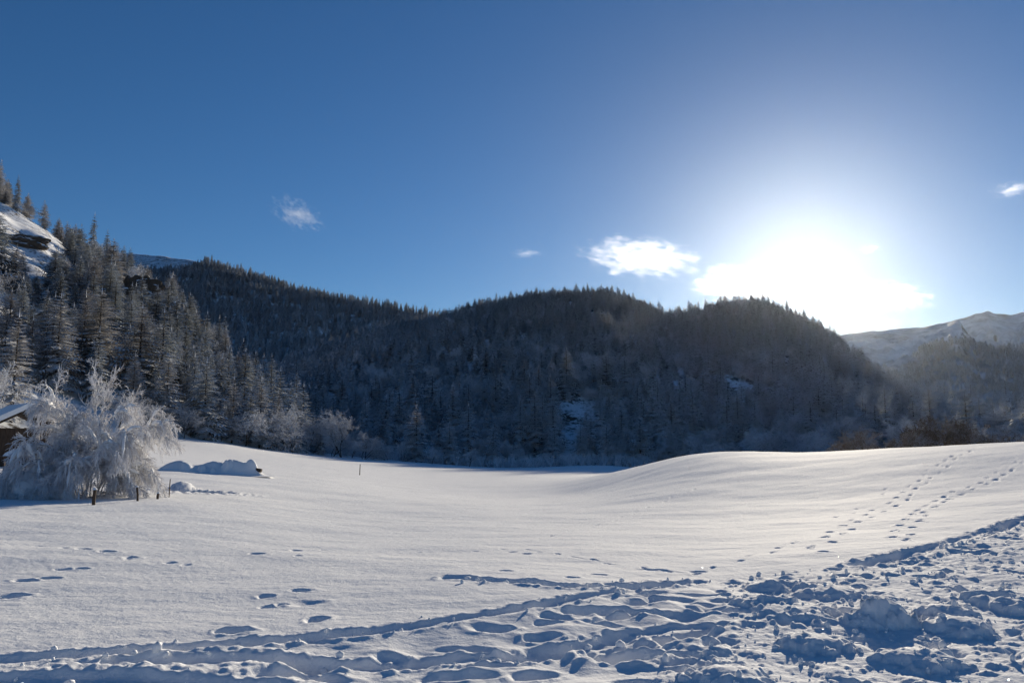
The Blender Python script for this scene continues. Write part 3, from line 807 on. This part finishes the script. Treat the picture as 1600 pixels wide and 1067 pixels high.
def wood(name, P, h, larch, label, frosted=None):
    n = len(P); me = bpy.data.meshes.new(name); me.vertices.add(n)
    P = P.copy(); P[:, 2] -= 0.2
    me.vertices.foreach_set('co', P.astype(np.float32).ravel())
    s_ = h / 12.2; w = s_ ** 0.7 * rng.uniform(0.75, 1.3, n)
    me.attributes.new('scl', 'FLOAT_VECTOR', 'POINT').data.foreach_set('vector', np.stack([w, w, s_], -1).astype(np.float32).ravel())
    rot = np.zeros((n, 3), np.float32); rot[:, 2] = rng.uniform(0, 6.28, n); rot[:, :2] = rng.normal(0, 0.03, (n, 2))
    me.attributes.new('rot', 'FLOAT_VECTOR', 'POINT').data.foreach_set('vector', rot.ravel())
    vid = np.where(larch, 4 + rng.integers(0, 2, n), rng.integers(0, 4, n)).astype(np.int32)
    if frosted is not None:
        vid = np.where(frosted, 6 + rng.integers(0, 3, n), vid).astype(np.int32)
    me.attributes.new('vid', 'INT', 'POINT').data.foreach_set('value', vid)
    o = link(name, me); md = o.modifiers.new('wood', 'NODES'); md.node_group = NG
    tag(o, label, 'forest', kind='stuff'); return o
rl = rest[hillid[rest] == 0]; rm = rest[hillid[rest] == 1]
wood('hillside_forest', allP[rl], hts[rl], larchy[rl], 'snow-dusted conifers thinly covering the steep rocky hillside', rng.random(len(rl)) < 0.12)
wood('hill_forest', allP[rm], hts[rm], larchy[rm], 'dense snow-dusted forest covering the broad shaded hill', (rng.random(len(rm)) < 0.45 * np.clip(1 - 2.2 * tt[rm], 0.06, 1)))
wood('ridge_forest', PFL, np.clip(rng.normal(13, 2.5, len(PFL)), 7, 20), rng.random(len(PFL)) < 0.15, 'even distant forest on the far ridge beyond the rocky hillside')
wood('bluff_forest', PFR, np.clip(rng.normal(13, 2.5, len(PFR)), 7, 20), rng.random(len(PFR)) < 0.15, 'hazy far forest below the rock bluff')
# undergrowth along the field's far edge
def thicket():
    mb = MB(); rg = np.random.default_rng(5)
    a_ = np.linspace(pix_az_el(440, 690)[0], pix_az_el(1020, 690)[0], 420)
    for a in a_:
        r = float(np.interp(a, H_MID.fa, H_MID.F)) - 2 + rg.normal(0, 3.0); aa = a + rg.normal(0, 0.003)
        z = float(top_z(np.array(aa), np.array(r)))
        b = np.array([r * math.sin(aa), r * math.cos(aa), z - 0.1]); hh = rg.uniform(0.6, 2.6)
        for k in range(9):
            d = np.array([rg.normal(0, .45), rg.normal(0, .45), 1.0]); d /= np.linalg.norm(d)
            m_ = b + d * hh * 0.5; e = b + d * hh + rg.normal(0, 0.15, 3)
            mb.tube([b, m_, e], [0.03, 0.025, 0.012], 3)
            for q in range(4):
                s0 = m_ + (e - m_) * rg.uniform(0, .9); mb.tube([s0, s0 + (d + rg.normal(0, .6, 3)) * hh * 0.25], [0.02, 0.01], 3)
    return mb
o = link('undergrowth', thicket().mesh('undergrowth'), M_GREYTREE)
tag(o, 'low frosted undergrowth along the far edge of the snow field', 'undergrowth', kind='stuff')

# ------------------------------------------------------------------ rocks on the near hillside
def rock_mesh(seed, sx, sy, sz):
    import bmesh
    bm = bmesh.new(); bmesh.ops.create_icosphere(bm, subdivisions=4, radius=1.0)
    v = np.array([q.co[:] for q in bm.verts])
    n = fbm(v[:, 0] * 1.3 + seed * 5 + v[:, 2] * 1.1, v[:, 1] * 1.3 + v[:, 2] * 1.7, 4, seed, 0.6)
    n2 = np.floor((v[:, 2] + 0.3 * n) * 4) / 4
    v = v * (1 + 0.55 * n)[:, None]; v[:, 2] = 0.6 * v[:, 2] + 0.4 * n2
    v *= np.array([sx, sy, sz])
    for q, c in zip(bm.verts, v): q.co = c
    me = bpy.data.meshes.new('rock'); bm.to_mesh(me); bm.free()
    me.materials.append(M_ROCK); return me
for k, (x, y, r, sx, sy, sz, lab) in enumerate((
        (22, 380, 300, 7, 2.0, 2.2, 'long dark rock wall of the road cut high on the hillside'),
        (192, 432, 270, 5, 3.5, 5, 'dark rock outcrop just below the skyline trees'),
        (216, 470, 245, 5, 3.5, 5.5, 'steep dark crag in the middle of the rocky hillside'),
        (262, 510, 225, 4, 3, 5, 'narrow rock buttress low on the rocky hillside above the larches'),
        (160, 410, 285, 4, 3, 3, 'small rock ledge beneath the tall lone spruce'),
        (300, 520, 215, 3.5, 3, 4, 'snow-streaked rock knob near the right end of the rocky hillside'))):
    a, el_ = pix_az_el(x, y)
    rr_ = np.geomspace(105, 400, 600); hit = H_LEFT.z(np.full(600, a), rr_) > EYE + np.tan(el_) * rr_
    r = float(rr_[np.argmax(hit)]) if hit.any() else r       # where that sight line meets the slope
    z = float(H_LEFT.z(np.array(a), np.array(r)))
    o = link('rock_outcrop', rock_mesh(k + 1, sx, sy, sz)); o.location = (r * math.sin(a), r * math.cos(a), z + sz * 0.15); o.rotation_euler = (0, 0, -a)
    tag(o, lab, 'rock', 'rock outcrops on the rocky hillside')

# ------------------------------------------------------------------ snow-covered mound with boulders by the shrub
pm = ground_hit(322, 738)
def mound():
    n, m = 120, 60
    u = np.linspace(-3.4, 3.4, n); v = np.linspace(-1.9, 1.9, m); U, Vv = np.meshgrid(u, v)
    h = 0.85 * np.exp(-((U + 1.4) / 1.15) ** 2 - (Vv / 0.9) ** 2) + 0.75 * np.exp(-((U - 0.5) / 0.8) ** 2 - ((Vv - .1) / 0.8) ** 2) + 0.72 * np.exp(-((U - 1.9) / 0.85) ** 4 - (Vv / 0.75) ** 4)
    for cx, cy, rr_, hh in ((-.2, -.6, .22, .25), (0.9, -.55, .2, .3), (1.1, -.4, .25, .25), (0.3, -.75, .15, .2), (2.3, -.4, .3, .2), (-1.0, -.6, .3, .15)):
        h += hh * np.clip(1 - ((U - cx) ** 2 + (Vv - cy) ** 2) / rr_ ** 2, 0, 1) ** 0.6
    h += 0.07 * fbm(U * 1.6, Vv * 1.6, 3, 8) * np.clip(h * 2, 0, 1)
    Z = h - 0.06
    ver = np.stack([U, Vv, Z], -1).reshape(-1, 3)
    i, j = np.meshgrid(np.arange(m - 1), np.arange(n - 1), indexing='ij'); b = (i * n + j).ravel()
    return np_mesh('mound', ver, np.stack([b, b + 1, b + n + 1, b + n], -1), True)
am = math.atan2(pm.x, pm.y)
eM = empty('snow_mound', (pm.x, pm.y, pm.z - 0.14), -am); tag(eM, 'low heap of logs and stones buried under rounded snow beside the shrub', 'snow mound')
link('snow_cover', mound(), M_SNOW, eM)
lg = MB(); lg.tube([[2.78, -0.7, 0.22], [1.9, -0.25, 0.4]], [0.10, 0.10], 10, True); link('log', lg.mesh('log', True), M_WOOD, eM)

# ------------------------------------------------------------------ the big frosted shrub
pb = ground_hit(134, 775)
def big_shrub(seed=3):
    rg = np.random.default_rng(seed); stems, twigs, load = MB(), MB(), MB()
    def curve(p, d, L, n, grav, jit=0.10):
        pts = [np.array(p, float)]; d = np.array(d, float); d /= np.linalg.norm(d)
        for k in range(n):
            d = d + rg.normal(0, jit, 3) + np.array([0, 0, -grav]); d /= np.linalg.norm(d); pts.append(pts[-1] + d * L / n)
        return np.array(pts)
    def lerp(pts, f):
        q = f * (len(pts) - 1); i = min(int(q), len(pts) - 2); return pts[i] + (pts[i + 1] - pts[i]) * (q - i), (pts[i + 1] - pts[i]) / np.linalg.norm(pts[i + 1] - pts[i])
    def fine(pts, count, L, grav, spray=0.8):
        for _ in range(count):
            p, t = lerp(pts, rg.uniform(0.1, 1.0)); a = rg.normal(0, 1, 3); d = t * 0.9 + a / np.linalg.norm(a) * spray
            tw = curve(p, d, L * rg.uniform(0.5, 1.2), 3, grav, 0.14); twigs.tube(tw, [0.013, 0.012, 0.010, 0.006], 3)
            for _q in range(5):
                p2, t2 = lerp(tw, rg.uniform(0.15, 1.0)); a = rg.normal(0, 1, 3); d2 = t2 + a / np.linalg.norm(a) * 0.8
                twigs.tube(curve(p2, d2, L * rg.uniform(0.25, 0.6), 2, grav * 0.9, 0.12), [0.010, 0.009, 0.005], 3)
    # (lean x, lean y, length, gravity): stems bowed to the ground by their load, two still upright
    spec = [(0.9, -.1, 4.6, .30), (0.75, .4, 4.8, .26), (1.0, -.5, 4.2, .34), (0.45, -.5, 4.4, .22), (0.5, .6, 4.6, .24), (-.75, -.2, 4.4, .30), (-.9, .3, 4.6, .32), (-.5, -.6, 4.2, .28), (-.35, .5, 4.6, .2),
            (0.12, -.2, 4.6, .02), (-.12, .1, 4.3, .03), (0.2, .25, 4.2, .08), (-.55, 0.1, 4.0, .12), (0.7, -.75, 3.6, .36), (-.2, -.8, 3.4, .34), (0.85, .1, 4.0, .4), (-.8, -.5, 3.8, .38), (0.3, -.9, 3.9, .3), (-.6, .1, 4.4, .24), (0.6, -.2, 4.7, .2)]
    for lx, ly, L, g in spec:
        st = curve((lx * 0.4 + rg.normal(0, .15), ly * 0.35, -0.15), (lx * 0.55, ly * 0.55, 1.0), L, 9, g * 0.62, 0.05)
        stems.tube(st, np.linspace(0.045, 0.013, 10), 5)
        upright = g < 0.1
        for k in range(11 if upright else 20):
            f = rg.uniform(0.3 if upright else 0.25, 1.0); p, t = lerp(st, f); a = rg.normal(0, 1, 3); a[2] *= 0.5
            d = t * (0.9 if upright else 0.6) + a / np.linalg.norm(a) * 0.75 + np.array([lx * .3, ly * .3, 0.15])
            br = curve(p, d, rg.uniform(0.9, 1.7) * (0.75 if upright else 1), 5, 0.05 if upright else 0.22, 0.08)
            stems.tube(br, np.linspace(0.020, 0.009, 6), 4)
            fine(br, 9 if upright else 20, 0.42 if upright else 0.5, 0.02 if upright else 0.20, 0.7)
            if not upright and rg.random() < 0.8:     # snow lying along the bough
                q = br[: rg.integers(3, 6)]; off = q + np.array([0, 0, 0.035])
                load.tube(off, rg.uniform(0.04, 0.12, len(q)) * np.r_[0.5, np.ones(len(q) - 2), 0.4], 6, True)
    for k in range(16):      # sprays of suckers at the foot
        a = rg.uniform(0, 6.28); d = (math.cos(a) * 1.1, math.sin(a) * .9 - .3, 0.8)
        br = curve((math.cos(a) * .5, math.sin(a) * .4, -.1), d, rg.uniform(1.0, 1.9), 5, 0.16, 0.08); stems.tube(br, np.linspace(0.016, 0.007, 6), 4); fine(br, 16, 0.42, 0.1, 0.7)
    return stems, twigs, load
S_, T_, L_ = big_shrub()
eB = empty('frosted_shrub', (pb.x, pb.y, pb.z), -math.atan2(pb.x, pb.y)); eB.scale = (0.47, 0.54, 0.77); tag(eB, 'large shrub bowed down under white rime and snow, at the edge of the field', 'shrub')
link('stems', S_.mesh('shrub_stems', True), M_GREYTREE, eB); link('twigs', T_.mesh('shrub_twigs'), M_RIME, eB); link('snow_load', L_.mesh('shrub_snow', True), M_SNOW, eB)['kind'] = 'stuff'
# the small shrub buried in snow in front
ps = ground_hit(38, 777)
S2, T2, _ = big_shrub(9)
eS = empty('buried_shrub', (ps.x, ps.y, ps.z - 0.55), 0.6); eS.scale = (0.34, 0.34, 0.32); tag(eS, 'small shrub pressed flat under snow in front of the wooden hut', 'shrub')
link('stems', S2.mesh('small_shrub_stems', True), M_RIME, eS); link('twigs', T2.mesh('small_shrub_twigs'), M_RIME, eS)
def snow_cap(sx, sy, sz, seed):
    n = 40; u = np.linspace(-1, 1, n); U, Vv = np.meshgrid(u, u); rr_ = np.hypot(U, Vv)
    h = np.clip(1 - rr_ ** 2.4, 0, 1) ** 0.6 * (1 + 0.45 * fbm(U * 2.2, Vv * 2.2, 3, seed)); h -= 0.06
    ver = np.stack([U * sx, Vv * sy, h * sz], -1).reshape(-1, 3); i, j = np.meshgrid(np.arange(n - 1), np.arange(n - 1), indexing='ij'); b = (i * n + j).ravel()
    return np_mesh('snow_cap', ver, np.stack([b, b + 1, b + n + 1, b + n], -1), True)
cs = link('snow_load', snow_cap(2.6, 2.0, 2.3, 4), M_SNOW, eS); cs.location = (-0.2, 0, 1.6)
cs = link('snow_load', snow_cap(1.3, 1.1, 2.0, 6), M_SNOW, eS); cs.location = (2.2, -0.6, 1.5)

# ------------------------------------------------------------------ posts and stakes
def post(x, y, h, rad, lab, name='fence_post', lean=0.05, mat=M_WOOD):
    p = ground_hit(x, y); mb = MB()
    mb.tube([[0, 0, -0.3], [lean * h * 0.5, 0, h * 0.5], [lean * h, 0.01, h]], [rad, rad * 0.97, rad * 0.85], 8, True)
    e = empty(name, p); tag(e, lab, 'post'); link('shaft', mb.mesh('post', True), mat, e)
    cp_ = link('snow_cap', snow_cap(rad * 1.2, rad * 1.2, rad * 1.1, int(x)), M_SNOW, e); cp_.location = (lean * h, 0.01, h)
    return e
post(146, 788, 0.36, 0.045, 'thick short wooden post under the frosted shrub', lean=0.02)
post(216, 784, 0.38, 0.03, 'leaning thin wooden post just past the frosted shrub', lean=-0.15)
post(246, 780, 0.16, 0.035, 'stub of a post nearly buried in snow beside the gully')
post(264, 777, 0.52, 0.016, 'thin upright stake standing in the snowy gully', 'stake', 0.01)
post(562, 742, 0.9, 0.035, 'lone small stake out in the open snow field', 'stake', 0.02)
post(14, 752, 0.75, 0.04, 'post in front of the hut beside the small table', lean=0.03)

# ------------------------------------------------------------------ wooden hut, table, chalet
ph = ground_hit(24, 727)
eH = empty('wooden_hut', (ph.x, ph.y, ph.z), -math.atan2(ph.x, ph.y) + 0.25); tag(eH, 'dark weathered wooden hut with a snowy roof behind the frosted shrub', 'hut')
hw, hd, hh = 2.8, 2.6, 1.75
bdm = MB(); bdm.box((0, 0, 0), (0.18, 0.04, hh)); bme = bdm.mesh('board'); bme.materials.append(M_WOOD)
inner = MB(); inner.box((0, 0, hh / 2), (hw - 0.06, hd - 0.06, hh - 0.01)); link('wall', inner.mesh('hut_wall'), M_WOOD, eH)
for k in range(15):
    b = link('board', bme, parent=eH); b.location = (-hw / 2 + 0.094 + k * 0.1867, -hd / 2 - 0.01 + random.uniform(-.008, .008), hh / 2 + random.uniform(-.02, .02))
for k in range(13):
    b = link('board', bme, parent=eH); b.location = (-hw / 2 - 0.01 + random.uniform(-.008, .008), -hd / 2 + 0.12 + k * 0.2, hh / 2); b.rotation_euler = (0, 0, math.pi / 2)
rf = MB()
for sg in (-1, 1): rf.box((sg * hw * 0.29, 0, hh + 0.42), (hw * 0.72, hd + 0.7, 0.08), rot=Matrix.Rotation(sg * 0.5, 3, 'Y'))
rfo = link('roof', rf.mesh('hut_roof'), M_WOOD, eH)
rs = MB()
for sg in (-1, 1): rs.box((sg * hw * 0.29 + sg * 0.06, 0, hh + 0.42 + 0.17), (hw * 0.74, hd + 0.74, 0.24), rot=Matrix.Rotation(sg * 0.5, 3, 'Y'))
sm = link('roof_snow', rs.mesh('hut_snow'), M_SNOW, rfo)
bv = sm.modifiers.new('round', 'BEVEL'); bv.width = 0.09; bv.segments = 3
pt = ground_hit(26, 741)
eT = empty('snowy_table', (pt.x, pt.y, pt.z), 0.2); tag(eT, 'small wooden table with a slab of snow on top, in front of the hut', 'table')
tb = MB(); tb.box((0, 0, 0.72), (0.95, 0.6, 0.05)); link('top', tb.mesh('table_top'), M_WOOD, eT)
for sx in (-.4, .4):
    for sy in (-.24, .24):
        lb = MB(); lb.box((sx, sy, 0.25), (0.06, 0.06, 0.89)); link('leg', lb.mesh('table_leg'), M_WOOD, eT)
tc_ = link('snow_slab', snow_cap(0.55, 0.36, 0.24, 12), M_SNOW, eT); tc_.location = (0, 0, 0.755)

ac = pix_az_el(68, 600)[0]; rc = 150.0
zc = float(top_z(np.array(ac), np.array(rc)))
ztop = at_dist(68, 592, rc).z
eC = empty('chalet', (rc * math.sin(ac), rc * math.cos(ac), zc), -ac - 0.15); tag(eC, 'chalet gable with pale wall and snow-covered roof among the trees uphill of the shrub', 'house')
ch_ = max(ztop - zc, 4.5); wall_h = ch_ - 1.7; cw, cd = 4.8, 6.0
mb = MB(); mb.box((0, 0, wall_h / 2 - 0.5), (cw, cd, wall_h + 1.0))
mb.add([[-cw / 2, -cd / 2 + .001, wall_h], [cw / 2, -cd / 2 + .001, wall_h], [0, -cd / 2 + .001, ch_ - 0.2], [-cw / 2, cd / 2 - .001, wall_h], [cw / 2, cd / 2 - .001, wall_h], [0, cd / 2 - .001, ch_ - 0.2]], [[0, 1, 2], [4, 3, 5]])
link('wall', mb.mesh('chalet_wall'), M_PLASTER, eC)
th = math.atan2(1.5, cw / 2); sl_ = math.hypot(1.5, cw / 2) + 0.8
r1, r2 = MB(), MB()
for sg in (-1, 1):
    cx_ = sg * math.cos(th) * (sl_ / 2); cz = ch_ - 0.1 - math.sin(th) * sl_ / 2
    r1.box((cx_, 0, cz), (sl_, cd + 1.4, 0.16), rot=Matrix.Rotation(sg * th, 3, 'Y'))
    r2.box((cx_ + sg * 0.03, 0.02, cz + 0.24), (sl_ - 0.02, cd + 1.36, 0.30), rot=Matrix.Rotation(sg * th, 3, 'Y'))
ro = link('roof', r1.mesh('chalet_roof'), M_WOOD, eC); link('roof_snow', r2.mesh('chalet_snow'), M_SNOW, ro)
for x in (-1.1, 1.1):
    w_ = MB(); w_.box((x, -cd / 2 - 0.02, wall_h - 0.9), (0.7, 0.06, 1.0)); wo_ = link('window', w_.mesh('chalet_window'), M_GLASS, eC)
    for s2 in (-.55, .55):
        s_ = MB(); s_.box((x + s2, -cd / 2 - 0.05, wall_h - 0.9), (0.36, 0.05, 1.05)); link('shutter', s_.mesh('shutter'), M_REDWOOD, wo_)

# ------------------------------------------------------------------ clouds (outside the haze)
def cloud_material(name, dens, scale, thr):
    m, nt, out = mat_new(name)
    tc = N(nt, 'ShaderNodeTexCoord')
    v = N(nt, 'ShaderNodeVectorMath', operation='LENGTH'); nt.links.new(tc.outputs['Object'], v.inputs[0])
    n1 = noise(nt, scale, 6, 0.62, vec=tc.outputs['Object'])
    edge = maprange(nt, v.outputs['Value'], 0.15, 1.0, 0.0, 1.0, False)
    f = math_n(nt, 'SUBTRACT', math_n(nt, 'MULTIPLY', math_n(nt, 'SUBTRACT', n1.outputs[0], 0.5), 4.6), edge)
    d = maprange(nt, f, thr, thr + 0.6, 0.0, dens)
    s_ = N(nt, 'ShaderNodeVolumeScatter'); s_.inputs['Color'].default_value = (1, 1, 1, 1); s_.inputs['Anisotropy'].default_value = 0.75
    nt.links.new(d, s_.inputs['Density']); nt.links.new(s_.outputs[0], out.inputs['Volume'])
    return m
M_CLOUD = cloud_material('cloud_mist', 0.0009, 3.8, -0.55)
M_CLOUD_THIN = cloud_material('cloud_thin', 0.0006, 4.2, -0.60)
M_WISP = cloud_material('cloud_wisp', 0.0012, 3.0, -0.45)
import bmesh
_bm = bmesh.new(); bmesh.ops.create_icosphere(_bm, subdivisions=3, radius=1.0)
def cloud(x, y, wx, wy, dist, mat, lab, tilt=0.0):
    me = bpy.data.meshes.new('cloud'); _bm.to_mesh(me); me.materials.append(mat)
    o = bpy.data.objects.new('cloud', me); COL.objects.link(o)
    p = pix_dir(x, y) * dist; o.location = (p.x, p.y, p.z + EYE)
    sx, sz = wx / 2 / F_PX * dist, wy / 2 / F_PX * dist
    o.scale = (sx, min(sx, sz * 2.0), sz); o.rotation_euler = (0, tilt, -math.atan2(p.x, p.y))
    tag(o, lab, 'cloud', 'clouds round the sun' if x > 880 else None); return o
CD = 8000
cloud(1168, 440, 200, 64, CD, M_CLOUD, 'main body of the bright cloud just below the sun')
cloud(1000, 402, 210, 70, CD, M_CLOUD_THIN, 'ragged trailing end of the bright cloud, away from the snow peaks', 0.12)
cloud(1290, 448, 120, 36, CD, M_WISP, 'bright cloud piece over the summit of the wooded hill')
cloud(1385, 462, 140, 50, CD, M_CLOUD_THIN, 'bright cloud tail reaching toward the hazy bluff', 0.15)
cloud(1350, 507, 120, 20, CD, M_WISP, 'low bright cloud bank resting on the hazy mountain')
cloud(1358, 389, 40, 18, CD, M_WISP, 'tiny cloud scrap just above the bright cloud tail')
cloud(465, 335, 95, 50, CD, M_WISP, 'faint wispy cloud alone in the deep blue sky', 0.45)
cloud(822, 396, 60, 18, CD, M_WISP, 'very faint cloud streak above the forested ridge')
cloud(1582, 296, 60, 24, CD, M_WISP, 'small thin cloud high above the snow peak')
_bm.free()

# ------------------------------------------------------------------ haze
hz = MB(); hz.box((0, 0, 380), (13000, 13000, 800))
m, nt, out = mat_new('haze')
pv = N(nt, 'ShaderNodeVolumePrincipled'); pv.inputs['Color'].default_value = (0.85, 0.93, 1.0, 1)
pv.inputs['Density'].default_value = 0.0000056; pv.inputs['Anisotropy'].default_value = 0.86
nt.links.new(pv.outputs[0], out.inputs['Volume'])
hz_o = link('haze', hz.mesh('haze'), m); tag(hz_o, 'thin bright winter haze filling the valley', 'haze', kind='stuff')
